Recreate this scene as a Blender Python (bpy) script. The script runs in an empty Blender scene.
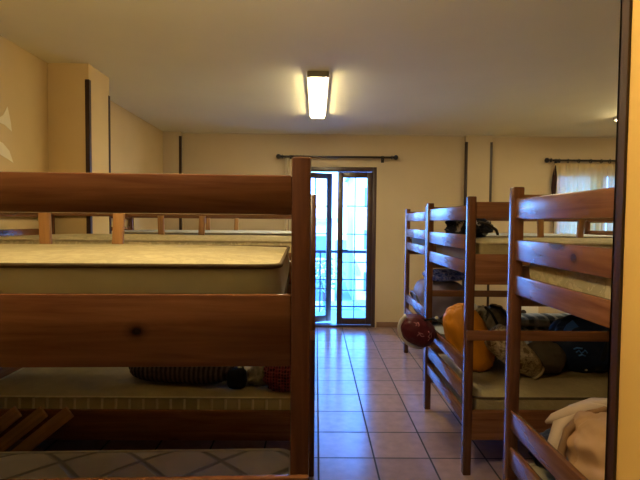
import bpy, bmesh, math, random
from mathutils import Vector, Matrix, Euler, noise
random.seed(7)
C = bpy.context.scene.collection
S = bpy.context.scene
PI = math.pi

# ------------------------------------------------------------------ camera, sky, sun, exposure
cam_d = bpy.data.cameras.new('camera')
cam = bpy.data.objects.new('camera', cam_d); C.objects.link(cam)
cam_d.sensor_width = 36.0
cam_d.lens = 455.0 / 640.0 * 36.0
cam_d.clip_start = 0.02; cam_d.clip_end = 500
YAW, PITCH, ROLL = math.radians(-0.50), math.radians(-2.25), math.radians(0.50)
cam.matrix_world = (Matrix.Translation((0, 0, 1.42)) @ Matrix.Rotation(YAW, 4, 'Z') @
                    Matrix.Rotation(PI/2 + PITCH, 4, 'X') @ Matrix.Rotation(ROLL, 4, 'Z'))
S.camera = cam

w = bpy.data.worlds.new('sky'); S.world = w; w.use_nodes = True
wn = w.node_tree.nodes; wl = w.node_tree.links
bg = wn['Background']
tc = wn.new('ShaderNodeTexCoord'); sx = wn.new('ShaderNodeSeparateXYZ')
rmp = wn.new('ShaderNodeValToRGB')
rmp.color_ramp.elements[0].position = 0.0;  rmp.color_ramp.elements[0].color = (.19, .46, 1.0, 1)
rmp.color_ramp.elements[1].position = 0.25;  rmp.color_ramp.elements[1].color = (.05, .27, 1.0, 1)
wl.new(tc.outputs['Generated'], sx.inputs[0]); wl.new(sx.outputs['Z'], rmp.inputs[0])
wl.new(rmp.outputs[0], bg.inputs['Color'])
bg.inputs['Strength'].default_value = 4.8

sun_d = bpy.data.lights.new('sun', 'SUN'); sun_d.energy = .9; sun_d.angle = math.radians(.6)
sun_d.color = (1, .95, .86)
sun = bpy.data.objects.new('sun', sun_d); C.objects.link(sun)
sun.rotation_euler = (math.radians(48), 0, math.radians(-25))   # high, from behind this building

S.view_settings.view_transform = 'Standard'; S.view_settings.look = 'None'
S.view_settings.gamma = 1.0; S.view_settings.use_curve_mapping = False
S.view_settings.exposure = 2.17
TUBE = 12.0        # strength of the fluorescent ceiling lamps
FILL_GLOBE = 21.0        # strength of the added, unseen globe lamp that warms jamb and ceiling

# ------------------------------------------------------------------ materials
def lin(r, g, b):
    f = lambda c: (c/255/12.92) if c/255 <= .04045 else ((c/255+.055)/1.055)**2.4
    return (f(r), f(g), f(b), 1)

class Mt:
    def __init__(s, name, color=(.5, .5, .5, 1), rough=.6, spec=.5, **kw):
        s.m = bpy.data.materials.new(name); s.m.use_nodes = True
        s.n = s.m.node_tree.nodes; s.l = s.m.node_tree.links
        s.b = s.n['Principled BSDF']; s.out = s.n['Material Output']
        s.b.inputs['Base Color'].default_value = color
        s.b.inputs['Roughness'].default_value = rough
        s.b.inputs['Specular IOR Level'].default_value = spec
        for k, v in kw.items(): s.b.inputs[k.replace('_', ' ')].default_value = v
    def new(s, t, **kw):
        n = s.n.new('ShaderNode' + t)
        for k, v in kw.items():
            if k in n.inputs: n.inputs[k].default_value = v
            else: setattr(n, k, v)
        return n
    def coord(s, scale=(1, 1, 1), rot=(0, 0, 0), loc=(0, 0, 0), rnd=False):
        t = s.new('TexCoord'); mp = s.new('Mapping')
        mp.inputs['Scale'].default_value = scale; mp.inputs['Rotation'].default_value = rot
        mp.inputs['Location'].default_value = loc
        src = t.outputs['Object']
        if rnd:
            oi = s.new('ObjectInfo'); ml = s.new('Math', operation='MULTIPLY'); ml.inputs[1].default_value = 13.7
            ad = s.new('VectorMath', operation='ADD')
            s.l.new(oi.outputs['Random'], ml.inputs[0]); s.l.new(src, ad.inputs[0]); s.l.new(ml.outputs[0], ad.inputs[1])
            src = ad.outputs[0]
        s.l.new(src, mp.inputs[0]); return mp.outputs[0]
    def ramp(s, fac, stops):
        r = s.new('ValToRGB'); e = r.color_ramp.elements
        while len(e) < len(stops): e.new(.5)
        for i, (p, c) in enumerate(stops): e[i].position = p; e[i].color = c
        s.l.new(fac, r.inputs[0]); return r.outputs[0]
    def mix(s, fac, a, b, mode='MIX'):
        m = s.new('Mix', data_type='RGBA', blend_type=mode)
        for v, k in ((fac, 0), (a, 6), (b, 7)):
            if hasattr(v, 'is_output'): s.l.new(v, m.inputs[k])
            else: m.inputs[k].default_value = v
        return m.outputs[2]
    def noise(s, vec, scale, detail=3, rough=.5, dist=0):
        n = s.new('TexNoise'); n.inputs['Scale'].default_value = scale; n.inputs['Detail'].default_value = detail
        n.inputs['Roughness'].default_value = rough; n.inputs['Distortion'].default_value = dist
        s.l.new(vec, n.inputs['Vector']); return n.outputs['Fac']
    def base(s, c): s.l.new(c, s.b.inputs['Base Color'])
    def bump(s, h, strength=.3, dist=.01):
        b = s.new('Bump'); b.inputs['Strength'].default_value = strength; b.inputs['Distance'].default_value = dist
        s.l.new(h, b.inputs['Height']); s.l.new(b.outputs[0], s.b.inputs['Normal'])

def wood(name, axis, dark=(.125, .046, .02, 1), light=(.235, .102, .043, 1), knot=None, rough=.27, spec=.6):
    m = Mt(name, rough=rough, spec=spec)
    g = {'x': (1.3, 20, 20), 'y': (20, 1.3, 20), 'z': (20, 20, 1.3)}[axis]
    k = {'x': (1.6, 4.5, 4.5), 'y': (4.5, 1.6, 4.5), 'z': (4.5, 4.5, 1.6)}[axis]
    v = m.coord(g, rnd=True)
    n1 = m.noise(v, 1.6, 4, .6, .6)
    col = m.ramp(n1, [(.3, dark), (.7, light)])
    n2 = m.noise(m.coord((.9, .9, .9), rnd=True), 2.2, 2)
    col = m.mix(.5, col, m.ramp(n2, [(.3, (.7, .62, .55, 1)), (.7, (1.25, 1.2, 1.1, 1))]), 'MULTIPLY')
    vo = m.new('TexVoronoi'); vo.inputs['Scale'].default_value = 1.0
    m.l.new(m.coord(k, rnd=True), vo.inputs['Vector'])
    col = m.mix(m.ramp(vo.outputs['Distance'], [(.05, (1, 1, 1, 1)), (.11, (0, 0, 0, 1))]), col, (.03, .008, .003, 1))
    if knot:
        d = m.new('VectorMath', operation='DISTANCE'); d.inputs[1].default_value = (0, 0, 0)
        sc = m.coord((1, 0, 1.3), loc=(-knot[0], 0, -knot[1]*1.3)) if axis == 'x' else m.coord((0, 1, 1.3), loc=(0, -knot[0], -knot[1]*1.3))
        nn = m.new('TexNoise'); nn.inputs['Scale'].default_value = 60
        m.l.new(sc, d.inputs[0])
        col = m.mix(m.ramp(d.outputs['Value'], [(.009, (1, 1, 1, 1)), (.02, (.35, .35, .35, 1)), (.035, (0, 0, 0, 1))]), col, (.022, .006, .003, 1))
    m.base(col); m.bump(n1, .12, .002)
    return m.m

def plaster(name, c, c2=None, rough=.75, bump=.12):
    m = Mt(name, rough=rough, spec=.25)
    c2 = c2 or tuple(x*.9 for x in c[:3]) + (1,)
    v = m.coord()
    m.base(m.ramp(m.noise(v, 1.7, 4), [(.3, c2), (.7, c)]))
    m.bump(m.noise(v, 55, 3), bump, .004); return m.m

def fabric(name, stops, scale=9, rough=.85, bump=.25, detail=3, weave=420, wear=None):
    m = Mt(name, rough=rough, spec=.2)
    v = m.coord()
    m.base(m.ramp(m.noise(v, scale, detail), stops))
    a = m.noise(v, weave, 1)
    m.bump(a, bump, .0015); return m.m

def mattress_mat(name, c, c2, kind, scale=1.0, linec=None):
    """ticking with a woven pattern (damask) or stitched diamonds / ribs"""
    m = Mt(name, rough=.8, spec=.25)
    v = m.coord()
    col = m.ramp(m.noise(v, 7, 3), [(.32, c2), (.68, c)])
    if kind == 'damask':
        n = m.noise(v, 24*scale, 3, .55, 1.6)
        r = m.ramp(n, [(.46, (0, 0, 0, 1)), (.52, (1, 1, 1, 1))])
        col = m.mix(m.ramp(n, [(.46, (0, 0, 0, 1)), (.53, (.42, .42, .42, 1))]), col, linec or c2)
        m.bump(r, .35, .003)
    elif kind == 'diamond':
        hs = []
        for a in (1, -1):
            wv = m.new('TexWave', wave_type='BANDS', bands_direction='X', wave_profile='SIN')
            wv.inputs['Scale'].default_value = 1.35*scale; wv.inputs['Distortion'].default_value = .5
            wv.inputs['Detail'].default_value = 1; wv.inputs['Detail Scale'].default_value = .6
            m.l.new(m.coord((1, 1, 1), rot=(0, 0, a*PI/4)), wv.inputs['Vector'])
            hs.append(m.ramp(wv.outputs['Fac'], [(0, (0, 0, 0, 1)), (.035, (1, 1, 1, 1))]))
        h = m.mix(1.0, hs[0], hs[1], 'MULTIPLY')
        col = m.mix(h, linec or tuple(x*.45 for x in c[:3]) + (1,), col)
        m.bump(h, .9, .012)
    elif kind == 'rib':
        wv = m.new('TexWave', wave_type='BANDS', bands_direction='X', wave_profile='SIN')
        wv.inputs['Scale'].default_value = 4.1*scale
        m.l.new(v, wv.inputs['Vector'])
        h = m.ramp(wv.outputs['Fac'], [(.86, (0, 0, 0, 1)), (.97, (1, 1, 1, 1))])
        col = m.mix(h, col, linec or c)
        m.bump(h, .6, .006)
    m.base(col); return m.m

def plaid(name, base, a, b, sc=4.0):
    m = Mt(name, rough=.85, spec=.15)
    col = base
    for d, c, s0 in (('X', a, sc), ('Y', a, sc*1.02), ('X', b, sc*2.1), ('Z', b, sc*2)):
        wv = m.new('TexWave', wave_type='BANDS', bands_direction=d); wv.inputs['Scale'].default_value = s0
        m.l.new(m.coord(), wv.inputs['Vector'])
        col = m.mix(m.ramp(wv.outputs['Fac'], [(.78, (0, 0, 0, 1)), (.84, (.75, .75, .75, 1))]), col, c)
    m.base(col); return m.m

def emit(name, c, s):
    m = Mt(name, c, .4); m.b.inputs['Emission Color'].default_value = c
    m.b.inputs['Emission Strength'].default_value = s; return m.m

def glass_mat():
    m = bpy.data.materials.new('window glass'); m.use_nodes = True
    n, l = m.node_tree.nodes, m.node_tree.links
    n.remove(n['Principled BSDF'])
    t = n.new('ShaderNodeBsdfTransparent'); t.inputs[0].default_value = (.93, .96, .97, 1)
    g = n.new('ShaderNodeBsdfGlossy'); g.inputs['Roughness'].default_value = .02
    f = n.new('ShaderNodeFresnel'); f.inputs['IOR'].default_value = 1.45
    mx = n.new('ShaderNodeMixShader')
    l.new(f.outputs[0], mx.inputs[0]); l.new(t.outputs[0], mx.inputs[1]); l.new(g.outputs[0], mx.inputs[2])
    l.new(mx.outputs[0], n['Material Output'].inputs[0]); return m

def sheer_mat(name, c):
    m = bpy.data.materials.new(name); m.use_nodes = True
    n, l = m.node_tree.nodes, m.node_tree.links
    n.remove(n['Principled BSDF'])
    d = n.new('ShaderNodeBsdfDiffuse'); d.inputs[0].default_value = c
    t = n.new('ShaderNodeBsdfTranslucent'); t.inputs[0].default_value = c
    tr = n.new('ShaderNodeBsdfTransparent')
    m1 = n.new('ShaderNodeMixShader'); m1.inputs[0].default_value = .55
    m2 = n.new('ShaderNodeMixShader'); m2.inputs[0].default_value = .15
    l.new(d.outputs[0], m1.inputs[1]); l.new(t.outputs[0], m1.inputs[2])
    l.new(m1.outputs[0], m2.inputs[1]); l.new(tr.outputs[0], m2.inputs[2])
    l.new(m2.outputs[0], n['Material Output'].inputs[0]); return m

TILE, TX0, TY0 = .337, .025, 2.69
def tile_mat():
    m = Mt('floor tiles', rough=.2, spec=.42)
    t = m.new('TexCoord'); mp = m.new('Mapping'); mp.inputs['Location'].default_value = (-TX0/TILE, -TY0/TILE, 0)
    mp.inputs['Scale'].default_value = (1/TILE,)*3
    m.l.new(t.outputs['Object'], mp.inputs[0])
    sp = m.new('SeparateXYZ'); m.l.new(mp.outputs[0], sp.inputs[0])
    es = []
    for k in 'XY':
        fr = m.new('Math', operation='FRACT'); m.l.new(sp.outputs[k], fr.inputs[0])
        pp = m.new('Math', operation='PINGPONG'); pp.inputs[1].default_value = .5; m.l.new(fr.outputs[0], pp.inputs[0])
        es.append(pp.outputs[0])
    mn = m.new('Math', operation='MINIMUM'); m.l.new(es[0], mn.inputs[0]); m.l.new(es[1], mn.inputs[1])
    edge = m.ramp(mn.outputs[0], [(.014, (1, 1, 1, 1)), (.020, (0, 0, 0, 1))])
    wn_ = m.new('TexWhiteNoise'); fl = m.new('VectorMath', operation='FLOOR')
    m.l.new(mp.outputs[0], fl.inputs[0]); m.l.new(fl.outputs[0], wn_.inputs[0])
    tone = m.ramp(wn_.outputs['Value'], [(0, (.31, .215, .205, 1)), (1, (.375, .26, .245, 1))])
    n = m.noise(t.outputs['Object'], 14, 4)
    tone = m.mix(.5, tone, m.ramp(n, [(.3, (.75, .75, .75, 1)), (.7, (1.2, 1.15, 1.1, 1))]), 'MULTIPLY')
    m.base(m.mix(edge, tone, (.03, .02, .018, 1)))
    m.l.new(m.ramp(edge, [(0, (.2, .2, .2, 1)), (1, (.8, .8, .8, 1))]), m.b.inputs['Roughness'])
    hb = m.mix(edge, (1, 1, 1, 1), (0, 0, 0, 1)); hb2 = m.mix(.06, hb, n)
    m.bump(hb2, .18, .003)
    return m.m

M = dict(
    wx=wood('varnished pine along x', 'x'), wy=wood('varnished pine along y', 'y', rough=.24, spec=.7), wz=wood('varnished pine upright', 'z', (.072, .026, .014, 1), (.145, .055, .026, 1)),
    wk=wood('varnished pine board with knot', 'x', knot=(1.60, 1.165)),
    wyk=wood('varnished pine end rail with knot', 'y', knot=(.48, 1.315), rough=.24, spec=.7),
    pale=wood('pale pine', 'z', (.22, .10, .03, 1), (.42, .22, .075, 1), rough=.5),
    palex=wood('pale pine slats', 'y', (.16, .075, .03, 1), (.32, .17, .07, 1), rough=.6),
    frame=wood('dark stained frame', 'z', (.045, .026, .026, 1), (.075, .043, .04, 1), rough=.35),
    dark=Mt('dark metal', (.018, .012, .01, 1), .35).m,
    guard=wood('dark corner strip', 'z', (.02, .008, .006, 1), (.045, .016, .01, 1), rough=.4),
    wall=plaster('cream wall paint', (.62, .50, .325, 1), (.57, .455, .285, 1)),
    wallL=plaster('warm cream wall paint', (.66, .50, .255, 1), (.59, .44, .215, 1)),
    jamb=plaster('yellow wall paint', (.66, .42, .12, 1), (.61, .385, .105, 1)),
    ceil=plaster('ceiling paint', (.85, .81, .60, 1), (.81, .77, .565, 1), bump=.06),
    patch=plaster('painted light spot', (.82, .74, .5, 1)),  # pale colour stands in for light falling on the left wall
    base=plaster('terracotta skirting', (.26, .15, .10, 1), rough=.3),
    floor=tile_mat(), glass=glass_mat(),
    white=Mt('white painted metal', (.75, .72, .66, 1), .4).m,
    grey=Mt('grey end cap', (.16, .14, .10, 1), .5).m,
    tube=emit('lamp diffuser', (1, .82, .46, 1), TUBE),
    hall=emit('added globe glass', (1, .78, .44, 1), FILL_GLOBE),  # glow of the added, unseen globe
    sheer=sheer_mat('cream sheer curtain', (.88, .72, .38, 1)),
    drape=fabric('cream drape', [(.3, (.55, .45, .3, 1)), (.7, (.65, .55, .38, 1))], 5),
    iron=Mt('painted iron railing', (.03, .05, .09, 1), .45).m,
    concrete=plaster('pale concrete', (.5, .5, .5, 1)),
    facade=plaster('white facade', (.85, .84, .82, 1)), facade2=plaster('grey white facade', (.75, .76, .78, 1)),
    asphalt=plaster('asphalt', (.30, .30, .31, 1)),
    winblue=Mt('far window', (.12, .2, .3, 1), .1).m,
)

# ------------------------------------------------------------------ mesh helpers
def box(bm, x0, x1, y0, y1, z0, z1, bev=0.0, seg=2, mat=None):
    r = bmesh.ops.create_cube(bm, size=1.0)
    vs = r['verts']
    bmesh.ops.scale(bm, vec=(x1-x0, y1-y0, z1-z0), verts=vs)
    bmesh.ops.translate(bm, vec=((x0+x1)/2, (y0+y1)/2, (z0+z1)/2), verts=vs)
    if bev:
        es = list({e for v in vs for e in v.link_edges})
        rr = bmesh.ops.bevel(bm, geom=es, offset=bev, segments=seg, affect='EDGES', profile=.5)
        vs = list({v for f in rr['faces'] for v in f.verts} | {v for v in vs if v.is_valid})
    if mat: bmesh.ops.transform(bm, matrix=mat, verts=vs)
    return vs

def tube(bm, pts, rad, n=10, cap=True, close=False):
    pts = [Vector(p) for p in pts]; rings = []
    up = Vector((0, 0, 1)); N = len(pts)
    prev = None
    for i, p in enumerate(pts):
        if close: t = pts[(i+1) % N] - pts[i-1]
        else: t = (pts[min(i+1, N-1)] - pts[max(i-1, 0)])
        t.normalize()
        if prev is None:
            a = t.cross(up)
            if a.length < .01: a = t.cross(Vector((1, 0, 0)))
        else: a = prev - t*prev.dot(t)
        a.normalize(); b = t.cross(a); prev = a
        r = rad[i] if isinstance(rad, (list, tuple)) else rad
        rings.append([bm.verts.new(p + (a*math.cos(q) + b*math.sin(q))*r) for q in [2*PI*k/n for k in range(n)]])
    for i in range(N if close else N-1):
        A, B = rings[i], rings[(i+1) % N]
        for k in range(n): bm.faces.new((A[k], A[(k+1) % n], B[(k+1) % n], B[k]))
    if cap and not close: bm.faces.new(rings[0][::-1]); bm.faces.new(rings[-1])

def ribbon(bm, pts, width, thick, nrm=(0, 0, 1)):
    """flat strap along pts: width across, thick along nrm"""
    pts = [Vector(p) for p in pts]; rings = []
    for i, p in enumerate(pts):
        t = (pts[min(i+1, len(pts)-1)] - pts[max(i-1, 0)]).normalized()
        n = Vector(nrm(p) if callable(nrm) else nrm); n = (n - t*n.dot(t)).normalized(); a = t.cross(n)
        rings.append([bm.verts.new(p + a*sx_*width/2 + n*sy_*thick/2) for sx_, sy_ in ((-1, -1), (1, -1), (1, 1), (-1, 1))])
    for A, B in zip(rings, rings[1:]):
        for k in range(4): bm.faces.new((A[k], A[(k+1) % 4], B[(k+1) % 4], B[k]))
    bm.faces.new(rings[0][::-1]); bm.faces.new(rings[-1])

def lump(bm, c, r, expo=(2, 2), amp=.06, freq=2.2, seed=0, rot=(0, 0, 0), sub=5, flat=None, crease=0.0, shape=None):
    """soft stuffed body: superellipsoid with folds; flat = world z below which it rests flat"""
    rr = bmesh.ops.create_icosphere(bm, subdivisions=sub, radius=1.0)
    R = Euler(rot).to_matrix(); o = Vector((seed*3.1, seed*1.7, seed*2.3)); c = Vector(c)
    for v in rr['verts']:
        d = v.co.normalized()
        k = (abs(d.x)**expo[0] + abs(d.y)**expo[0])
        s = (k**(expo[1]/expo[0]) + abs(d.z)**expo[1])**(-1/expo[1])
        p = d*s
        h = noise.fractal(p*freq + o, .9, 2.1, 3)*amp
        if crease:
            q = noise.noise(Vector((p.x*freq*1.3, p.y*freq*1.3, p.z*freq*.45)) + o*1.3)
            h -= crease*math.exp(-(q/.10)**2)
        p = p*(1 + h)
        if shape: p = shape(p)
        p = Vector((p.x*r[0], p.y*r[1], p.z*r[2]))
        p = R @ p + c
        if flat is not None and p.z < flat: p.z = flat + (p.z-flat)*.02
        v.co = p
    return rr['verts']

def link(name, bm, mat, parent=None, smooth=None, mods=None):
    me = bpy.data.meshes.new(name); 
    bmesh.ops.recalc_face_normals(bm, faces=bm.faces)
    bm.to_mesh(me); bm.free()
    for mm in (mat if isinstance(mat, list) else [mat]): me.materials.append(mm)
    if smooth:
        for p in me.polygons: p.use_smooth = True
        if smooth != 'all':
            try: me.set_sharp_from_angle(angle=math.radians(40))
            except Exception: pass
    o = bpy.data.objects.new(name, me); C.objects.link(o)
    if parent: o.parent = parent
    return o

def tag(o, label=None, cat=None, group=None, kind=None):
    if label: o['label'] = label
    if cat: o['category'] = cat
    if group: o['group'] = group
    if kind: o['kind'] = kind
    return o

def thing(name, label, cat, loc=(0, 0, 0), rz=0.0, group=None, kind=None):
    o = bpy.data.objects.new(name, None); C.objects.link(o); o.empty_display_size = .1
    o.location = loc; o.rotation_euler = (0, 0, rz)
    return tag(o, label, cat, group, kind)

def copy_tree(o, parent=None):
    c = o.copy(); C.objects.link(c)
    if parent: c.parent = parent
    for ch in list(o.children): copy_tree(ch, c)
    return c

def B(name, mat, parent, boxes, bev=0.0, smooth=True, seg=2, kind=None):
    bm = bmesh.new()
    for b in boxes: box(bm, *b, bev=bev, seg=seg)
    o = link(name, bm, mat, parent, smooth if bev else None)
    if kind: o['kind'] = kind
    return o

def struct(name, mat, boxes, bev=0.0):
    return B(name, mat, None, boxes, bev, kind='structure')

# ------------------------------------------------------------------ room shell
XL, XR, YB, ZC = -2.018, 4.75, 6.12, 2.59
DX0, DX1, DZ = -.29, .807, 2.16           # balcony door opening
WX0, WX1, WZ0, WZ1 = 3.22, 4.45, .95, 2.14  # window opening
YF0, YF1 = .56, .80                        # wall with the doorway the picture is taken from
struct('floor', M['floor'], [(XL-.2, XR+.2, -1.7, YB+.05, -.15, 0)])
struct('ceiling', M['ceil'], [(XL-.2, XR+.2, -1.7, YB+.25, ZC, ZC+.15)])
struct('wall_left', M['wallL'], [(XL-.2, XL, -1.7, YB+.25, 0, ZC)])
struct('wall_right', M['wall'], [(XR, XR+.2, -1.7, YB+.25, 0, ZC)])
struct('wall_back', M['wall'], [(XL, DX0, YB, YB+.25, 0, ZC), (DX0, DX1, YB, YB+.25, DZ, ZC), (DX1, WX0, YB, YB+.25, 0, ZC),
       (WX0, WX1, YB, YB+.25, 0, WZ0), (WX0, WX1, YB, YB+.25, WZ1, ZC), (WX1, XR, YB, YB+.25, 0, ZC)])
struct('wall_front', M['jamb'], [(.533, XR, YF0, YF1, 0, ZC), (XL, -.95, YF0, YF1, 0, ZC)], .004)
struct('wall_hall', plaster('brown hall paint', (.16, .12, .09, 1)), [(XL, XR, -1.7, -1.6, 0, ZC)])
struct('pillar_left', M['wallL'], [(XL, -1.71, 3.46, 3.80, 0, ZC)], .004)
struct('pillar_corner', M['wall'], [(XL, -1.78, YB-.10, YB, 0, ZC)], .004)
struct('pillar_back', M['wall'], [(1.98, 2.33, YB-.05, YB, 0, ZC)], .004)
def guard(name, x, y, sx_, sy_, z0, z1, t=.005, wd=.026):
    # L-shaped corner strip wrapped on the outer corner (x,y); the wall lies towards sx_, sy_
    a = (x - sx_*t, x + sx_*wd); b = (y - sy_*t, y + sy_*t*.0)
    c = (y - sy_*t, y + sy_*wd); d = (x - sx_*t, x)
    srt = lambda p: (min(p), max(p))
    bm = bmesh.new(); box(bm, *srt(a), *srt(b), z0, z1); box(bm, *srt(d), *srt(c), z0, z1)
    o = link(name, bm, M['guard']); o['kind'] = 'structure'; return o
guard('trim_1', -1.71, 3.46, -1, 1, 0, 2.47)
guard('trim_2', -1.71, 3.80, -1, -1, 0, 2.44, wd=.02)
guard('trim_3', -1.78, YB-.10, -1, 1, 0, 2.53)
guard('trim_4', 1.98, YB-.05, 1, 1, 0, 2.50)
guard('trim_5', 2.33, YB-.05, -1, 1, 0, 2.50)
guard('trim_6', .533, YF1, 1, -1, 0, ZC, wd=.018)
struct('baseboard_back', M['base'], [(XL, DX0-.02, YB-.012, YB, 0, .075), (DX1+.02, 1.98, YB-.012, YB, 0, .075), (2.33, XR, YB-.012, YB, 0, .075)], .003)
struct('baseboard_left', M['base'], [(XL, XL+.012, .8, 3.46, 0, .075), (XL, XL+.012, 3.8, YB-.1, 0, .075)], .003)
struct('baseboard_right', M['base'], [(XR-.012, XR, .8, YB-.012, 0, .075)], .003)
struct('trim_7', plaster('ceiling edge paint', (.62, .52, .36, 1)), [(-1.78, XR, YB-.012, YB, ZC-.014, ZC)])
# spots of light on the left wall, put in as thin pale plates
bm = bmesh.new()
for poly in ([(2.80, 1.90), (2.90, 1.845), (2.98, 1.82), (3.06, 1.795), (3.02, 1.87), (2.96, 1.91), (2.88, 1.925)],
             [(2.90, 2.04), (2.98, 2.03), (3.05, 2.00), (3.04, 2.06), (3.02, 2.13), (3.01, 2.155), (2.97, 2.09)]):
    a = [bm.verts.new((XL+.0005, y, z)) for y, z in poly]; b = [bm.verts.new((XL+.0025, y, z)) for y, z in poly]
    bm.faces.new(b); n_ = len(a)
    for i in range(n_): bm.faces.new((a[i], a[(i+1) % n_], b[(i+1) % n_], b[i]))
o = link('light_spots', bm, M['patch']); o['kind'] = 'structure'

# ------------------------------------------------------------------ balcony door
d = thing('door_1', None, None, (0, YB-.065, 0)); d['kind'] = 'structure'
FW = .05
B('door_frame', M['frame'], d, [(DX0, DX0+FW, .06, .16, 0, DZ), (DX1-FW, DX1, .06, .16, 0, DZ), (DX0+FW, DX1-FW, .06, .16, DZ-.06, DZ), (DX0+FW, DX1-FW, .04, .18, 0, .03)], .004)
def door_leaf(width, hinge_x, rz, flip, hand):
    st, z0, z1, r0 = .074, .035, DZ-.065, .085
    s = -1 if flip else 1
    h = bpy.data.objects.new('door_leaf', None)
    L = lambda a, b: (min(s*a, s*b), max(s*a, s*b))
    bm = bmesh.new()
    box(bm, *L(0, st), -.022, .022, z0, z1, .004); box(bm, *L(width-st, width), -.022, .022, z0, z1, .004)
    box(bm, *L(st, width-st), -.022, .022, z0, z0+r0, .004); box(bm, *L(st, width-st), -.022, .022, z1-.075, z1, .004)
    o = link('door_leaf', bm, M['frame'], d, True); o.location = (hinge_x, .10, 0); o.rotation_euler = (0, 0, rz)
    gz0, gz1 = z0+r0, z1-.075
    bm = bmesh.new()
    xm = width/2
    box(bm, *L(xm-.006, xm+.006), -.012, .012, gz0, gz1, .002)
    for k in range(1, 5):
        z = gz0 + (gz1-gz0)*k/5; box(bm, *L(st, width-st), -.012, .012, z-.006, z+.006, .002)
    link('glazing_bar', bm, M['frame'], o, True)
    bm = bmesh.new(); box(bm, *L(st-.004, width-st+.004), -.003, .003, gz0-.004, gz1+.004); link('pane', bm, M['glass'], o)
    if hand:
        bm = bmesh.new(); xh = s*(width-st/2)
        box(bm, xh-.016, xh+.016, -.028, -.022, .93, 1.11, .003)
        tube(bm, [(xh, -.028, 1.05), (xh, -.06, 1.05), (xh-s*.03, -.066, 1.05), (xh-s*.11, -.066, 1.045)], .008)
        link('door_handle', bm, M['dark'], o, True)
    return o
door_leaf(.470, DX1-FW, 0, True, True)
door_leaf(.495, DX0+FW, math.radians(24), False, False)

# window behind the cream curtains
wd = thing('window_1', None, None, (0, YB, 0)); wd['kind'] = 'structure'
fr = B('window_frame', M['frame'], wd, [(WX0, WX0+.06, .06, .14, WZ0, WZ1), (WX1-.06, WX1, .06, .14, WZ0, WZ1), (WX0+.06, WX1-.06, .06, .14, WZ0, WZ0+.06), (WX0+.06, WX1-.06, .06, .14, WZ1-.06, WZ1),
     ((WX0+WX1)/2-.07, (WX0+WX1)/2+.07, .06, .14, WZ0+.06, WZ1-.06)], .004)
B('pane', M['glass'], wd, [(WX0+.055, (WX0+WX1)/2-.065, .098, .104, WZ0+.055, WZ1-.055), ((WX0+WX1)/2+.065, WX1-.055, .098, .104, WZ0+.055, WZ1-.055)])
B('window_sill', M['frame'], wd, [(WX0-.05, WX1+.05, -.04, .06, WZ0-.035, WZ0)], .004)

def curtain_rod(label, x0, x1, z, rings):
    t = thing('curtain_rod', label, 'curtain rod', ((x0+x1)/2, YB-.09, z), 0)
    h = (x1-x0)/2
    bm = bmesh.new(); tube(bm, [(-h, 0, 0), (h, 0, 0)], .014, 12); link('rod', bm, M['dark'], t, True)
    for s in (-1, 1):
        bm = bmesh.new()
        pr = [(0, .014), (.012, .03), (.02, .016), (.035, .016), (.05, .03), (.068, .034), (.085, .026), (.095, .008)]
        tube(bm, [(s*(h+a), 0, 0) for a, r in pr], [r for a, r in pr], 12); link('finial', bm, M['dark'], t, True)
        bm = bmesh.new(); tube(bm, [(s*(h-.10), .082, -.012), (s*(h-.10), .02, -.012), (s*(h-.10), 0, -.022)], .010, 8)
        box(bm, s*(h-.10)-.02, s*(h-.10)+.02, .080, .09, -.06, .03, .003); link('bracket', bm, M['dark'], t, True)
    for x in rings:
        bm = bmesh.new(); tube(bm, [(x, .024*math.cos(a), -.006+.024*math.sin(a)) for a in [2*PI*k/18 for k in range(18)]], .0055, 6, close=True)
        link('curtain_ring', bm, M['dark'], t, True)
    return t
curtain_rod('dark wooden curtain rod above the balcony door', -.44, .98, 2.28, [-.62, -.58, -.53, -.48, -.44, .60])
curtain_rod('dark wooden curtain rod with rings above the window on the right', 3.11, 4.55, 2.265, [-.62+.135*k+.02*math.sin(k*5) for k in range(10)])

def curtain(name, label, x0, x1, z0, z1, folds, amp, mat, y=YB-.085, seed=0, group=None, spread=0.0):
    bm = bmesh.new(); nx, nz = folds*14, 22; g = []
    for j in range(nz+1):
        f = j/nz; row = []
        for i in range(nx+1):
            u = i/nx
            ph = 2*PI*folds*u + .8*noise.noise(Vector((u*5, seed, f*1.2)))
            a = amp*(.55+.45*f)*(1+.5*noise.noise(Vector((u*7, seed+3, 1))))
            x = x0 + (x1-x0)*u + .012*noise.noise(Vector((u*9, f*2, seed)))
            row.append(bm.verts.new((x, y + a*math.sin(ph), z1 + (z0-z1)*f)))
        g.append(row)
    for j in range(nz):
        for i in range(nx): bm.faces.new((g[j][i], g[j][i+1], g[j+1][i+1], g[j+1][i]))
    o = link(name, bm, mat, None, 'all')
    sm = o.modifiers.new('thickness', 'SOLIDIFY'); sm.thickness = .0015
    return tag(o, label, 'curtain', group)
curtain('curtain', 'cream sheer curtain over the left half of the window on the right', 3.15, 3.86, .90, 2.227, 9, .022, M['sheer'], seed=1)
curtain('curtain', 'cream sheer curtain over the right half of the window, at the wall strip', 3.86, 4.50, .90, 2.227, 9, .022, M['sheer'], seed=4)
curtain('curtain', 'narrow gathered cream drape hanging left of the balcony door', -.42, -.27, .12, 2.275, 4, .020, M['drape'], seed=8)
bm = bmesh.new()
pts = [(3.17, YB-.07, 2.20), (3.168, YB-.065, 2.05), (3.165, YB-.06, 1.90), (3.168, YB-.06, 1.70), (3.17, YB-.06, 1.2)]
tube(bm, pts, [.010, .03, .034, .018, .010], 10)
tag(link('curtain_tieback', bm, fabric('dark tieback cloth', [(.3, (.02, .008, .008, 1)), (.7, (.045, .015, .014, 1))], 20), None, True), 'dark narrow curtain tieback hanging at the left edge of the window', 'tieback')

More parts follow.
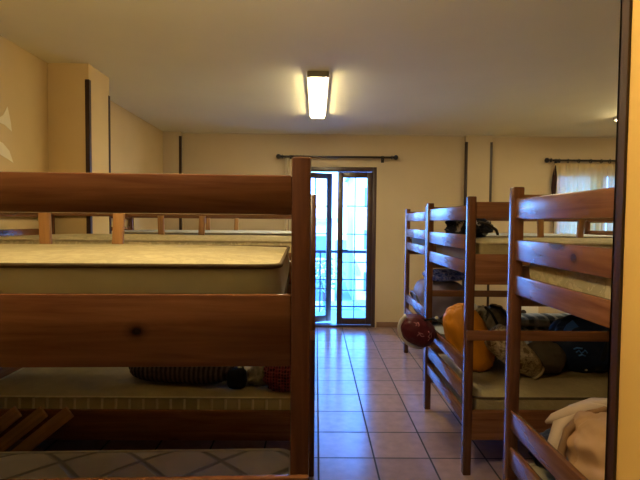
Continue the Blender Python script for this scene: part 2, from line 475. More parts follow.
# ------------------------------------------------------------------ ceiling lamps
def ceiling_light(label, x, y):
    t = thing('ceiling_light', label, 'ceiling light', (x, y, ZC), 0, 'fluorescent ceiling lights')
    B('housing', M['white'], t, [(-.088, .088, -.695, .695, -.028, 0)], .003)
    bm = bmesh.new()
    box(bm, -.068, .068, -.68, .68, -.050, -.0285, .006, 3); link('diffuser', bm, M['tube'], t, True)
    for s in (-1, 1):
        bm = bmesh.new(); box(bm, -.084, .084, *((-.715, -.6955) if s < 0 else (.6955, .715)), -.046, 0, .005); link('end_cap', bm, M['grey'], t, True)
        if s < 0:
            for k in (-1, 1):
                bm = bmesh.new(); box(bm, k*.035-.006, k*.035+.006, -.69, -.62, -.056, -.0505, .002); link('clip', bm, M['grey'], t, True)
    return t
ceiling_light('fluorescent ceiling light with a pale diffuser over the aisle', .005, 4.285)
ceiling_light('fluorescent ceiling light hidden behind the yellow wall edge at right', 3.32, 4.285)
t = thing('ceiling_light', 'added round warm globe light, out of view above the doorway', 'ceiling light', (-.32, 1.03, ZC))  # lamp added out of view to brighten jamb, near walls and ceiling
bm = bmesh.new(); tube(bm, [(0, 0, 0), (0, 0, -.02), (0, 0, -.03), (0, 0, -.36)], [.06, .06, .012, .012], 16); link('base', bm, M['white'], t, True)
bm = bmesh.new(); lump(bm, (0, 0, -.45), (.11, .11, .11), amp=0, sub=4, flat=None); link('added_globe', bm, M['hall'], t, 'all')  # globe and glow material of the added, unseen lamp

# ------------------------------------------------------------------ bunk beds
LX, WY, PH, PS = 2.0, .95, 1.57, .045
def make_bunk(label):
    r = thing('bunk_bed', label, 'bunk bed', group='wooden bunk beds')
    for sx_ in (0, 1):
        for sy_ in (0, 1):
            x = 0 if not sx_ else LX-PS; y = 0 if not sy_ else WY-PS
            B('post', M['wz'], r, [(x, x+PS, y, y+PS, 0, PH)], .006)
    i, th = .007, .022
    ys = ((i, i+th), (WY-i-th, WY-i)); xs = ((i, i+th), (LX-i-th, LX-i))
    for k, (a, b) in enumerate(ys):
        B('guard_rail', M['wx'], r, [(PS, LX-PS, a, b, 1.448, 1.540)], .005)
        B('side_board', M['wk'] if k == 0 else M['wx'], r, [(PS, LX-PS, a, b, 1.08, 1.25)], .005)
        B('side_board', M['wx'], r, [(PS, LX-PS, a, b, .20, .37)], .005)
    for k, (a, b) in enumerate(xs):
        for z0, z1 in ((1.438, 1.522), (1.272, 1.356), (1.135, 1.212), (.57, .655), (.415, .50), (.285, .355)):
            B('end_rail', M['wyk'] if (z0 == 1.272 and k == 0) else M['wy'], r, [(a, b, PS, WY-PS, z0, z1)], .005)
    B('cross_bar', M['wx'], r, [(0, LX, -.018, -.001, .772, .828)], .004)
    for x in (.85, 1.15):
        bm = bmesh.new(); mt = Matrix.Translation((x, WY-i-th-.012, 1.36)) @ Matrix.Rotation(.05 if x > 1 else -.03, 4, 'Y')
        box(bm, -.022, .022, -.011, .011, -.22, .17, .003, mat=mt); link('rail_support', bm, M['pale'], r, True)
    for z in (1.15, .27):
        bm = bmesh.new()
        for k in range(12):
            x = .12 + k*(LX-.24)/11; box(bm, x-.035, x+.035, .032, WY-.032, z, z+.018, .002)
        box(bm, .05, LX-.05, .030, .055, z-.03, z-.001); box(bm, .05, LX-.05, WY-.055, WY-.030, z-.03, z-.001)
        link('slat_base', bm, M['palex'], r, True)
    return r
LRZ = .035
beds = {
 'L1': ((-.012-LX*math.cos(LRZ), 1.05-LX*math.sin(LRZ), 0), LRZ, 'wooden bunk bed in the left foreground, its side nearest the camera'),
 'L2': ((-2.0, 2.48, 0), 0, 'wooden bunk bed in the middle of the row on the left'),
 'L3': ((-2.005, 3.97, 0), 0, 'wooden bunk bed on the left nearest the balcony door'),
 'R3': ((.797, .93, 0), 0, 'wooden bunk bed beside the yellow wall edge on the right'),
 'R2': ((.838, 2.50, 0), 0, 'wooden bunk bed in the middle of the right row, maroon bag hung on it'),
 'R1': ((.972, 4.00, 0), 0, 'wooden bunk bed on the right nearest the back wall'),
}
proto = None; bed = {}
for k, (loc, rz, lab) in beds.items():
    o = proto if False else (make_bunk(lab) if proto is None else copy_tree(proto))
    if proto is None: proto = o
    o.location = loc; o.rotation_euler = (0, 0, rz); o['label'] = lab; bed[k] = o

for ch in bed['L1'].children:
    if ch.name.startswith('rail_support'): ch.location.x = .057
    if ch.name == 'guard_rail': ch.location.z = -.012
# ------------------------------------------------------------------ mattresses
MM = dict(
    floral=mattress_mat('cream floral ticking', (.58, .50, .29, 1), (.48, .41, .23, 1), 'damask', .8, (.27, .23, .12, 1)),
    floral2=mattress_mat('straw floral ticking', (.45, .385, .22, 1), (.37, .315, .175, 1), 'damask', .8, (.27, .235, .13, 1)),
    green=mattress_mat('grey green mattress side', (.46, .45, .31, 1), (.38, .37, .25, 1), 'plain'),
    rib=mattress_mat('ribbed beige ticking', (.46, .39, .23, 1), (.37, .31, .175, 1), 'rib', 1.0, (.62, .55, .36, 1)),
    beige=mattress_mat('olive beige ticking', (.36, .29, .15, 1), (.27, .215, .11, 1), 'damask', .6, (.30, .245, .13, 1)),
    quilt=mattress_mat('grey diamond quilted ticking', (.60, .55, .46, 1), (.50, .46, .38, 1), 'diamond', 1.0),
    pale=mattress_mat('pale blue grey ticking', (.42, .43, .42, 1), (.34, .36, .37, 1), 'damask', .8, (.3, .34, .4, 1)),
    tape=fabric('beige edge tape', [(.3, (.40, .34, .2, 1)), (.7, (.5, .43, .27, 1))], 30),
    whitetape=fabric('white edge tape', [(.3, (.5, .48, .42, 1)), (.7, (.6, .58, .52, 1))], 30),
    brown=fabric('brown edge tape', [(.3, (.09, .06, .03, 1)), (.7, (.13, .09, .05, 1))], 30),
)
ML, MW = 1.88, .86
def rounded(x, y, hx, hy, rc):
    # points of a rounded rectangle
    pts = []
    for cx, cy, a0 in ((hx-rc, hy-rc, 0), (-hx+rc, hy-rc, 90), (-hx+rc, -hy+rc, 180), (hx-rc, -hy+rc, 270)):
        for k in range(7):
            a = math.radians(a0 + 15*k); pts.append((cx + rc*math.cos(a), cy + rc*math.sin(a)))
    return pts
def mattress(label, bunk, level, top, side, tape, h=.145, seed=0, dx=0, sag=.006):
    z0 = 1.170 if level == 'up' else .290
    r = thing('mattress', label, 'mattress', group='mattresses on the bunk beds')
    r.matrix_world = bed[bunk].matrix_world if False else Matrix.Translation(bed[bunk].location) @ Matrix.Rotation(bed[bunk].rotation_euler.z, 4, 'Z') @ Matrix.Translation((LX/2+dx, WY/2, z0))
    hx, hy, rc = ML/2, MW/2, .05
    # body: side wall loop plus domed top made of rings
    bm = bmesh.new(); prof = [(-.02, .0), (-.004, .006), (0, .02), (.004, h*.3), (.006, h*.5), (.003, h*.75), (0, h-.012)]
    rings = []
    for off, z in prof:
        rings.append([bm.verts.new((x, y, z)) for x, y in rounded(0, 0, hx+off, hy+off, rc)])
    bm.faces.new(rings[0][::-1])
    for A, Bq in zip(rings, rings[1:]):
        n_ = len(A)
        for k in range(n_): bm.faces.new((A[k], A[(k+1) % n_], Bq[(k+1) % n_], Bq[k]))
    bm.faces.new(rings[-1])
    link('mattress_side', bm, side, r, True)
    # top panel: grid with soft dome
    bm = bmesh.new(); nx, ny = 48, 22; g = []
    for j in range(ny+1):
        row = []
        for i in range(nx+1):
            u, v = 2*i/nx-1, 2*j/ny-1
            x, y = u*(hx-.002), v*(hy-.002)
            ax, ay = abs(x)-(hx-rc), abs(y)-(hy-rc)
            if ax > 0 and ay > 0:
                q = math.hypot(ax, ay)
                m_ = max(ax, ay); f = m_/q if q else 1
                x = math.copysign(hx-rc+ax*f, x); y = math.copysign(hy-rc+ay*f, y)
            e = (1-abs(u)**8)*(1-abs(v)**6)
            z = h-.012 + .016*e + sag*noise.noise(Vector((x*2.2+seed, y*2.6, seed)))*e
            row.append(bm.verts.new((x, y, z)))
        g.append(row)
    for j in range(ny):
        for i in range(nx): bm.faces.new((g[j][i], g[j][i+1], g[j+1][i+1], g[j+1][i]))
    link('mattress_top', bm, top, r, 'all')
    for z in (h-.011, .018):
        bm = bmesh.new(); tube(bm, [(x, y, z + (.002*noise.noise(Vector((x*6, y*6, seed))))) for x, y in rounded(0, 0, hx+.002, hy+.002, rc)], .0065, 6, close=True)
        link('edge_piping', bm, tape, r, 'all')
    return r
mattress('cream floral mattress with grey-green side on the top bunk in the left foreground', 'L1', 'up', MM['floral2'], MM['green'], MM['brown'], .154, 1, dx=-.015)
mattress('grey diamond-quilted mattress on the bottom bunk in the left foreground', 'L1', 'low', MM['quilt'], MM['quilt'], MM['whitetape'], .145, 2, dx=.0)
mattress('cream mattress on the top bunk of the middle bed on the left', 'L2', 'up', MM['floral'], MM['floral'], MM['tape'], .15, 3)
mattress('ribbed beige mattress under the striped blanket on the left', 'L2', 'low', MM['beige'], MM['rib'], MM['tape'], .15, 4)
mattress('bluish grey mattress on the top bunk on the left nearest the balcony door', 'L3', 'up', MM['pale'], MM['pale'], MM['whitetape'], .155, 5)
mattress('grey mattress on the bottom bunk on the left nearest the balcony door', 'L3', 'low', MM['quilt'], MM['quilt'], MM['whitetape'], .145, 6)
mattress('cream floral mattress on the top bunk beside the yellow wall edge', 'R3', 'up', MM['floral'], MM['floral'], MM['tape'], .15, 7)
mattress('beige mattress under the tan jacket on the right', 'R3', 'low', MM['beige'], MM['beige'], MM['tape'], .145, 8)
mattress('pale cream mattress under the dark bag on the right, top bunk', 'R2', 'up', MM['floral'], MM['beige'], MM['tape'], .15, 9)
mattress('olive beige mattress under the yellow sack and navy bag on the right', 'R2', 'low', MM['beige'], MM['beige'], MM['brown'], .15, 10)
mattress('pale bluish mattress on the top bunk on the right nearest the back wall', 'R1', 'up', MM['pale'], MM['pale'], MM['whitetape'], .15, 11)
mattress('pale mattress under the mauve bag on the right, nearest the back wall', 'R1', 'low', MM['pale'], MM['pale'], MM['whitetape'], .145, 12)
ZU, ZL = 1.330, .449      # where things rest on the upper / lower mattresses

# ------------------------------------------------------------------ things on the left lower bunk
# striped blanket roll
m = Mt('grey brown knitted stripes', rough=.95, spec=.1)
wv = m.new('TexWave', wave_type='BANDS', bands_direction='X'); wv.inputs['Scale'].default_value = 11
m.l.new(m.coord(), wv.inputs['Vector'])
m.base(m.ramp(wv.outputs['Fac'], [(.35, (.035, .026, .026, 1)), (.75, (.10, .075, .07, 1))])); m.bump(wv.outputs['Fac'], .5, .008)
bm = bmesh.new()
lump(bm, (0, 0, .078), (.33, .12, .085), (3.5, 2.2), .04, 3, 3, sub=5, flat=.0, crease=.03)
o = link('rolled_blanket', bm, m.m, None, 'all'); o.location = (-.80, 2.74, ZL); o.rotation_euler = (0, 0, -.14)
tag(o, 'dark grey striped blanket roll lying on the ribbed beige mattress', 'blanket')
t = thing('camera_pouch', 'small black pouch beside the striped blanket roll', 'pouch', (-.455, 2.63, ZL))
bm = bmesh.new(); lump(bm, (0, 0, .055), (.055, .04, .055), (4, 4), .03, 3, 5, sub=4, flat=0); link('pouch_body', bm, fabric('black nylon', [(.3, (.008, .008, .01, 1)), (.7, (.016, .016, .02, 1))], 20), t, 'all')
bm = bmesh.new(); tube(bm, [(-.04, 0, .10), (-.03, 0, .135), (.0, 0, .15), (.03, 0, .135), (.04, 0, .10)], .006, 8); link('strap', bm, M['dark'], t, True)
bm = bmesh.new(); lump(bm, (0, 0, .045), (.085, .07, .07), (2, 1.5), .25, 2.5, 8, sub=5, flat=0, crease=.12)
o = link('crumpled_cloth', bm, fabric('grey beige cotton', [(.3, (.20, .17, .12, 1)), (.7, (.30, .26, .19, 1))], 8), None, 'all'); o.location = (-.335, 2.70, ZL)
tag(o, 'crumpled grey-beige cloth between the black pouch and the red checked shirt', 'cloth')
bm = bmesh.new(); lump(bm, (0, 0, .075), (.115, .12, .105), (2.4, 2.2), .16, 2.6, 6, sub=5, flat=0, crease=.10)
o = link('checked_shirt', bm, plaid('red and black check', (.13, .012, .02, 1), (.012, .006, .01, 1), (.28, .06, .06, 1), 9), None, 'all'); o.location = (-.185, 2.66, ZL)
tag(o, 'bundled red and black checked shirt at the aisle end of the left bunk', 'shirt')
# loose slats leaning on the side board behind the first bunk
for i, lab in enumerate(('leftmost of three loose bed slats leaning on the left bunk', 'middle of three loose bed slats leaning on the left bunk', 'rightmost of three loose bed slats leaning on the left bunk')):
    bm = bmesh.new()
    box(bm, -.034, .034, -.009, .009, (-.53, -.60, -.60)[i], -.03, .003, mat=Matrix.Identity(4))
    o = link('bed_slat', bm, M['pale'], None, True); o.matrix_world = Matrix.Translation((-1.585 + i*.14, 2.445, .400)) @ Matrix.Rotation(-.12, 4, 'X') @ Matrix.Rotation(.88, 4, 'Y')
    tag(o, lab, 'bed slat', 'loose slats leaning on the left bunk')

# ------------------------------------------------------------------ things on the right bunks
F = fabric
nylon = lambda n, c: F(n, [(.3, tuple(x*.75 for x in c)+(1,)), (.7, tuple(c)+(1,))], 6, .55, .12)
# maroon rucksack hanging off the end rail
t = thing('rucksack', 'maroon rucksack with white edge hanging off the bunk into the aisle', 'bag', (.728, 3.22, .655))
bm = bmesh.new(); lump(bm, (0, 0, 0), (.128, .13, .105), (2.4, 2.2), .05, 2.2, 2, rot=(.0, .55, 0), sub=5, crease=.02); link('bag_body', bm, nylon('maroon cloth', (.095, .012, .022)), t, 'all')
bm = bmesh.new()
tube(bm, [(Matrix.Rotation(.55, 3, 'Y') @ Vector((-.137*math.cos(a), -.02, -.112*math.sin(a)))) for a in [math.radians(-25+9*k) for k in range(19)]], [.022]+[.015]*17+[.004], 8)
link('white_edge', bm, F('white trim', [(.3, (.55, .5, .5, 1)), (.7, (.7, .66, .66, 1))], 8), t, 'all')
bm = bmesh.new()
def squig(pts, rr=.0035):   # embroidered marks on the near face
    q = []
    for a, b in pts:
        dd = max(0, 1-(a/.125)**2-(b/.125)**2)**.5
        q.append((a, -.134*dd-.003, b))
    tube(bm, q, rr, 5)
squig([(-.055, .06), (-.045, .075), (-.03, .072), (-.028, .06), (-.04, .056)])
squig([(-.02, .078), (-.012, .062), (-.02, .055)])
squig([(-.03, -.01), (-.01, .012), (.012, .004)], .002); squig([(-.02, .018), (0, -.012), (.02, -.01)], .002)
squig([(.05, .02), (.063, .0), (.05, -.016), (.063, -.03), (.05, -.046)]); squig([(.07, .01), (.074, -.02), (.066, -.036)])
link('embroidery', bm, F('pink thread', [(.3, (.45, .18, .2, 1)), (.7, (.6, .28, .3, 1))], 30), t, 'all')
bm = bmesh.new(); ribbon(bm, [(.055, -.05, .085), (.10, -.10, .105), (.15, -.15, .085), (.19, -.2, .03), (.22, -.22, -.06)], .06, .012, (.3, -.3, 1)); link('shoulder_strap', bm, nylon('black webbing', (.014, .014, .017)), t, True)
bm = bmesh.new(); tube(bm, [(.13, -.12, .11), (.18, -.14, .15), (.24, -.15, .175), (.27, -.15, .182)], [.010, .009, .007, .003], 8); link('loose_strap', bm, nylon('black cord', (.012, .012, .014)), t, True)
bm = bmesh.new(); lump(bm, (.107, -.115, .112), (.013, .008, .013), amp=0, sub=3); link('buckle', bm, M['white'], t, 'all')

# yellow sack
t = thing('sleeping_bag', 'orange-yellow stuff sack slumped beside the maroon rucksack', 'bag', (1.02, 2.99, ZL))
bm = bmesh.new(); lump(bm, (0, 0, .205), (.135, .12, .245), (2.3, 2.6), .05, 2.2, 11, rot=(.10, -.45, 0), sub=5, flat=.0, crease=.045); link('sack_body', bm, nylon('orange yellow nylon', (.62, .235, .012)), t, 'all')
bm = bmesh.new(); ribbon(bm, [(-.17, -.02, .30), (-.13, -.09, .33), (-.05, -.125, .30), (.02, -.13, .25)], .012, .004, (0, -1, .3)); link('drawcord', bm, nylon('orange cord', (.45, .15, .01)), t, True)
bm = bmesh.new(); lump(bm, (.02, -.03, .425), (.022, .03, .022), amp=.1, sub=3); link('white_tag', bm, M['white'], t, 'all')

# camouflage daypack behind
def camo(name, cols, sc=9):
    m = Mt(name, rough=.85, spec=.15); v = m.coord()
    n = m.noise(v, sc, 2, .5, .8)
    st = [(0, cols[0])]
    m.base(m.ramp(n, [(.40, cols[0]), (.47, cols[1]), (.53, cols[2]), (.60, cols[1])])); m.bump(m.noise(v, 30, 2), .3, .006); return m.m
t = thing('daypack', 'olive brown daypack with black straps leaning behind the yellow sack', 'bag', (1.22, 3.19, ZL))
bm = bmesh.new(); lump(bm, (0, 0, .185), (.135, .11, .22), (2.6, 2.2), .08, 2, 14, rot=(.12, .25, .0), sub=5, flat=0, crease=.05); link('pack_body', bm, camo('olive brown cloth', [(.10, .075, .045, 1), (.15, .115, .07, 1), (.20, .16, .105, 1)], 5), t, 'all')
bm = bmesh.new(); ribbon(bm, [(-.06, -.10, .40), (-.02, -.125, .36), (.03, -.135, .26), (.06, -.13, .14), (.07, -.12, .05)], .018, .006, (0, -1, .4)); link('strap', bm, nylon('black strap', (.012, .012, .012)), t, True)
bm = bmesh.new(); ribbon(bm, [(-.02, -.09, .405), (.05, -.10, .39), (.12, -.10, .31), (.17, -.09, .22)], .018, .006, (0, -1, .5)); link('strap', bm, nylon('black strap', (.012, .012, .012)), t, True)
bm = bmesh.new(); lump(bm, (-.075, -.085, .35), (.05, .03, .06), amp=.2, sub=4, seed=4, crease=.1); link('pocket', bm, camo('grey camouflage', [(.08, .07, .05, 1), (.30, .26, .19, 1), (.16, .15, .11, 1)], 22), t, 'all')

# leaf patterned rolled mat with open end
t = thing('rolled_mat', 'beige leaf-patterned cloth roll with an open end', 'rolled mat', (1.285, 2.86, ZL))
mt = Matrix.Translation((0, 0, .14)) @ Matrix.Rotation(math.radians(-12), 4, 'Z') @ Matrix.Rotation(math.radians(40), 4, 'Y')
bm = bmesh.new()
prof = [(-.21, .03), (-.20, .075), (-.15, .095), (-.05, .10), (.05, .09), (.12, .07), (.155, .05), (.165, .045)]
rg = []
for a, r in prof:
    rg.append([bm.verts.new(mt @ Vector((a, r*math.cos(q)*(1+.05*math.sin(3*q+a*9)), r*math.sin(q)*(1+.05*math.cos(2*q+a*13))))) for q in [2*PI*k/28 for k in range(28)]])
for A, Bq in zip(rg, rg[1:]):
    for k in range(28): bm.faces.new((A[k], A[(k+1) % 28], Bq[(k+1) % 28], Bq[k]))
bm.faces.new(rg[0][::-1]); bm.faces.new(rg[-1])
for v in bm.verts:
    if v.co.z < .002: v.co.z = .002
link('roll_body', bm, camo('beige leaf print', [(.13, .085, .04, 1), (.42, .33, .20, 1), (.17, .12, .065, 1)], 26), t, 'all')
bm = bmesh.new(); tube(bm, [mt @ Vector((.168, .042*math.cos(q), .042*math.sin(q))) for q in [2*PI*k/24 for k in range(24)]], .010, 8, close=True); link('end_ring', bm, F('beige hem', [(.3, (.38, .3, .18, 1)), (.7, (.48, .38, .24, 1))], 30), t, 'all')
bm = bmesh.new(); tube(bm, [mt @ Vector((.1655, 0, 0)), mt @ Vector((.170, 0, 0))], .034, 20); link('end_shade_disc', bm, M['dark'], t, True)  # flat dark disc painted in as the shade inside the roll

bm = bmesh.new(); lump(bm, (0, 0, .10), (.13, .085, .115), (2.8, 2.0), .06, 1.8, 16, rot=(0, .12, .0), sub=5, flat=0, crease=.03)
o = link('pillow', bm, F('dark olive brown cloth', [(.3, (.055, .04, .022, 1)), (.7, (.085, .06, .035, 1))], 5), None, 'all'); o.location = (1.50, 2.93, ZL)
tag(o, 'dark brown pillow between the leaf-patterned roll and the navy bag', 'pillow')

t = thing('duffel_bag', 'large navy duffel bag with a blue patch on the lower right bunk', 'bag', (1.80, 2.99, ZL))
bm = bmesh.new(); lump(bm, (0, 0, .175), (.25, .145, .19), (2.5, 2.3), .06, 1.7, 21, rot=(0, .12, 0), sub=5, flat=0, crease=.035); link('bag_body', bm, nylon('navy nylon', (.006, .012, .034)), t, 'all')
def on_bag(a, b, up=0):  # a point on the near upper face
    return (a, -.143*max(0, 1-(abs(a)/.25)**2.4-(abs(b-.175)/.2)**2.3)**.45-.004, b)
bm = bmesh.new()
ribbon(bm, [on_bag(-.17, .27), on_bag(-.15, .30), on_bag(-.115, .325)], .07, .008, (0, -1, .4)); link('blue_patch', bm, nylon('bright blue nylon', (.025, .08, .26)), t, True)
bm = bmesh.new()
for q in ([(-.135, .155), (-.12, .17), (-.105, .15), (-.085, .172), (-.07, .155)], [(-.12, .135), (-.10, .142), (-.08, .135)], [(-.15, .175), (-.13, .185), (-.1, .182)]):
    tube(bm, [on_bag(*p) for p in q], .0055, 6)
link('printed_mark', bm, nylon('blue print', (.06, .17, .42)), t, 'all')
bm = bmesh.new(); ribbon(bm, [on_bag(.02, .03), on_bag(.03, .12), on_bag(.06, .22), on_bag(.10, .30)], .03, .006, (0, -1, .2)); link('strap', bm, nylon('black strap', (.008, .009, .012)), t, True)
bm = bmesh.new(); lump(bm, on_bag(-.055, .035), (.01, .006, .007), amp=0, sub=2); link('buckle', bm, M['white'], t, 'all')

t = thing('folded_blanket', 'folded pale blue plaid blanket at the back of the lower right bunk', 'blanket', (1.74, 3.26, ZL))
mp_ = plaid('pale blue plaid', (.40, .48, .56, 1), (.05, .08, .14, 1), (.62, .66, .70, 1), 2.1)
for k in range(4):
    bm = bmesh.new(); lump(bm, (.01*k, 0, .04+.078*k), (.36, .12-.004*k, .043), (6, 3), .04, 2, 30+k, sub=5, crease=.02); link('folded_layer', bm, mp_, t, 'all')

# dark bag on the top bunk
t = thing('bundled_clothes', 'dark navy bundle with white flecks on the top right bunk', 'clothes', (1.04, 3.10, ZU))
bm = bmesh.new(); lump(bm, (0, 0, .062), (.155, .13, .088), (2.2, 2.0), .22, 2.8, 40, sub=5, flat=0, crease=.10)
m = Mt('navy cloth with white flecks', rough=.85, spec=.15)
m.base(m.ramp(m.noise(m.coord(), 16, 3, .6, .5), [(.54, (.010, .013, .028, 1)), (.60, (.03, .035, .05, 1)), (.66, (.45, .43, .42, 1))]))
link('cloth_bundle', bm, m.m, t, 'all')
bm = bmesh.new(); tube(bm, [(.03, -.10, .10), (.09, -.12, .085), (.15, -.10, .05), (.17, -.08, .02)], .010, 8); link('strap', bm, M['dark'], t, True)

# mauve bag and blue pillow on the far right bunk
t = thing('travel_bag', 'mauve grey travel bag under the blue pillow, lower bunk at the back', 'bag', (1.24, 4.55, ZL))
bm = bmesh.new(); lump(bm, (0, 0, .20), (.235, .26, .205), (4, 3.4), .03, 1.6, 50, sub=5, flat=0, crease=.02); link('bag_body', bm, nylon('mauve grey cloth', (.22, .18, .235)), t, 'all')
bm = bmesh.new(); tube(bm, [(-.232, -.15, .2), (-.255, -.13, .26), (-.262, 0, .28), (-.255, .13, .26), (-.232, .15, .2)], .012, 8); link('carry_handle', bm, nylon('grey webbing', (.12, .11, .14)), t, True)
bm = bmesh.new(); lump(bm, (0, 0, .05), (.20, .22, .062), (3, 1.8), .08, 2, 53, sub=5, flat=0.0, crease=.04)
o = link('pillow', bm, camo('blue flower print', [(.03, .05, .20, 1), (.10, .14, .42, 1), (.35, .36, .55, 1)], 20), None, 'all'); o.location = (1.27, 4.50, ZL+.405)
tag(o, 'blue and violet patterned pillow on top of the mauve bag', 'pillow')

# tan jacket and navy blanket on the near right bunk
tan = F('tan padded cloth', [(.3, (.37, .215, .105, 1)), (.7, (.46, .28, .145, 1))], 5, .7, .15)
tan2 = F('pale tan lining', [(.3, (.46, .34, .25, 1)), (.7, (.56, .43, .32, 1))], 6, .75, .15)
t = thing('jacket', 'tan padded jacket heaped behind the lower rail at right', 'jacket', (1.06, 1.37, ZL))
bm = bmesh.new(); lump(bm, (0, -.02, .165), (.20, .27, .18), (4.5, 2.6), .07, 1.9, 60, rot=(.10, 0, 0), sub=6, flat=0, crease=.05)
for v in bm.verts:      # quilting folds run across the body
    v.co += Vector((-.008, 0, .004))*math.sin(v.co.z*75 + 3*math.sin(v.co.y*9)) if v.co.z > .01 else Vector()
link('jacket_body', bm, tan, t, 'all')
bm = bmesh.new()
def loopband(y0, wid, th, s, n0=14, a0=-70, a1=215):
    return [(.0 - .20*s*math.cos(math.radians(a)) , y0 + .03*math.sin(math.radians(a*2)), -.02*0 + .155 + .178*s*math.sin(math.radians(a))) for a in [a0 + (a1-a0)*k/n0 for k in range(n0+1)]]
ribbon(bm, loopband(.20, 0, 0, 1.06), .055, .018, lambda p: (p[0], .0, p[2]-.155)); link('waistband', bm, tan2, t, 'all')
bm = bmesh.new(); ribbon(bm, loopband(.14, 0, 0, 1.09), .025, .016, lambda p: (p[0], .0, p[2]-.155)); link('hem', bm, F('brown hem', [(.3, (.22, .12, .055, 1)), (.7, (.28, .16, .08, 1))], 8), t, 'all')
bm = bmesh.new(); tube(bm, [(-.04, .15, .34), (-.09, .19, .325), (-.14, .23, .295), (-.18, .265, .26), (-.20, .285, .235)], [.012, .024, .024, .018, .006], 12); link('sleeve', bm, tan2, t, 'all')
bm = bmesh.new(); lump(bm, (-.13, .24, .06), (.05, .08, .06), amp=.1, seed=64, sub=4, crease=.06, flat=0); link('hood', bm, tan2, t, 'all')
bm = bmesh.new(); lump(bm, (0, 0, .07), (.22, .09, .09), (3, 2.2), .08, 2.2, 66, sub=5, flat=0, crease=.05)
o = link('folded_blanket', bm, nylon('dark navy blanket', (.010, .014, .034)), None, 'all'); o.location = (1.08, 1.765, ZL)
tag(o, 'dark navy folded blanket behind the tan jacket', 'blanket')

# small white box with a round black knob at the foot of the back wall
t = thing('socket_box', 'white box with a round black knob at the foot of the back wall', 'box', (2.86, YB-.012, .16))
B('box_body', M['white'], t, [(-.14, .14, -.06, 0, 0, .15)], .008)
bm = bmesh.new(); tube(bm, [(-.07, -.058, .075), (-.07, -.078, .075)], .035, 18); link('knob', bm, M['dark'], t, True)
bm = bmesh.new(); lump(bm, (0, 0, .12), (.26, .12, .14), (2.5, 2), .10, 2, 70, sub=5, flat=0, crease=.06)
o = link('plastic_bag', bm, F('pale green plastic', [(.3, (.42, .55, .45, 1)), (.7, (.58, .70, .6, 1))], 5, .4), None, 'all'); o.location = (3.35, 5.80, 0)
tag(o, 'pale greenish plastic bag on the floor below the window', 'bag')

# ------------------------------------------------------------------ outside the balcony door
struct('balcony_floor', plaster('balcony tiles', (.36, .38, .40, 1), rough=.4), [(-2.5, 6.0, YB+.25, 7.35, -.16, -.012)])
r = thing('balcony_railing', 'dark iron balcony railing outside the glass door', 'railing', (0, 7.24, 0))
B('top_rail', M['iron'], r, [(-2.5, 6.0, -.025, .025, .93, .975)], .004)
B('bottom_rail', M['iron'], r, [(-2.5, 6.0, -.012, .012, .06, .085)], .003)
for k in range(14):
    x = -2.45 + k*.28 if k < 11 else 1.0 + (k-11)*1.6
    B('baluster', M['iron'], r, [(x-.011, x+.011, -.011, .011, -.012, .935)], .002)
B('cross_bar', M['iron'], r, [(-2.5, 6.0, -.008, .008, .50, .515)], .002)
struct('ground', M['asphalt'], [(-60, 60, 7.6, 120, -3.4, -3.2)])
def building(label, x0, x1, y, h, mat, nx, nz):
    t = thing('apartment_building', label, 'building', (x0, y, -3.2))
    W_ = x1-x0
    B('facade', mat, t, [(0, W_, 0, 6, 0, h)])
    B('roof_edge', M['concrete'], t, [(-.2, W_+.2, -.2, 6.2, h, h+.25)])
    for i in range(nx):
        for j in range(nz):
            x = W_*(i+.5)/nx; z = h*(j+.42)/nz
            f = B('window', M['facade2'], t, [(x-.55, x+.55, -.06, .02, z-.62, z+.72)])
            B('pane', M['winblue'], f, [(x-.45, x+.45, -.07, -.055, z-.52, z+.62)])
    return t
building('low white apartment block across the street, seen through the door', -6.5, 1.0, 24, 4.6, M['facade'], 4, 2)
building('taller grey white apartment block across the street to the right', 2.2, 11, 27, 7.5, M['facade2'], 4, 3)
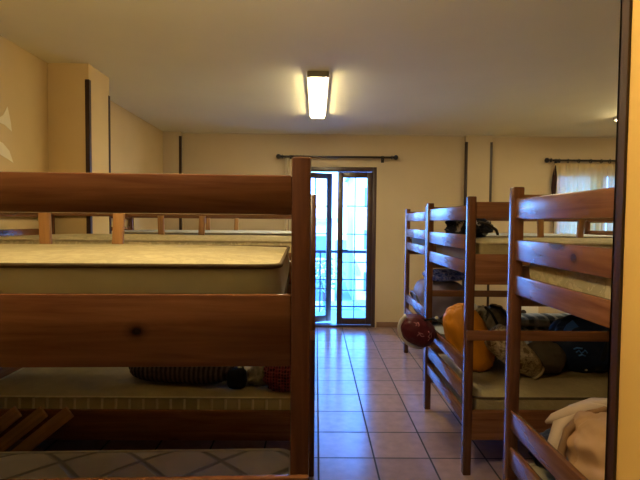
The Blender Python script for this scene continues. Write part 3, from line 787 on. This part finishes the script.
def tree(label, x, y, h, seed):
    t = thing('street_tree', label, 'tree', (x, y, -3.2))
    bm = bmesh.new(); tube(bm, [(0, 0, 0), (.05, 0, h*.35), (0, .03, h*.62)], [.14, .10, .07], 10); link('trunk', bm, M['frame'], t, True)
    bm = bmesh.new(); rnd = random.Random(seed)
    for k in range(260):
        v = Vector((rnd.gauss(0, 1), rnd.gauss(0, 1), rnd.gauss(0, 1))).normalized()*(rnd.random()**.4)
        p = Vector((v.x*h*.26, v.y*h*.26, h*.72 + v.z*h*.26)); a = Vector((rnd.gauss(0, 1), rnd.gauss(0, 1), rnd.gauss(0, 1))).normalized(); b = a.orthogonal().normalized()
        q = [bm.verts.new(p + a*.11), bm.verts.new(p + b*.06), bm.verts.new(p - a*.11), bm.verts.new(p - b*.06)]; bm.faces.new(q)
    link('crown', bm, plaster('leaves', (.22, .32, .2, 1)), t)
tree('small green street tree seen through the gap of the open door', .35, 19, 3.4, 3)
def car(label, x, y, col, rz=0):
    t = thing('parked_car', label, 'car', (x, y, -3.2), rz)
    bm = bmesh.new(); pr = [(-2.0, .35), (-2.05, .7), (-1.9, .9), (-1.2, .98), (-.7, 1.42), (.6, 1.45), (1.25, 1.02), (1.95, .85), (2.05, .6), (2.0, .35)]
    A = [bm.verts.new((a, -.8, z)) for a, z in pr]; Bq = [bm.verts.new((a, .8, z)) for a, z in pr]
    bm.faces.new(A); bm.faces.new(Bq[::-1])
    for i in range(len(pr)): bm.faces.new((A[i], A[(i+1) % len(pr)], Bq[(i+1) % len(pr)], Bq[i]))
    link('car_body', bm, Mt('car paint', col, .25).m, t)
    for sx_ in (-1.25, 1.25):
        for sy_ in (-.8, .8):
            bm = bmesh.new(); tube(bm, [(sx_, sy_-.1, .32), (sx_, sy_+.1, .32)], .32, 18); link('wheel', bm, M['dark'], t, True)
    B('side_window', M['winblue'], t, [(-.75, .75, -.81, -.795, 1.0, 1.32)])
car('blue car parked in the street, seen through the door', 1.0, 17.5, (.10, .22, .42, 1))
car('pale car parked in the street behind the glass door', -3.6, 17.2, (.6, .62, .64, 1))
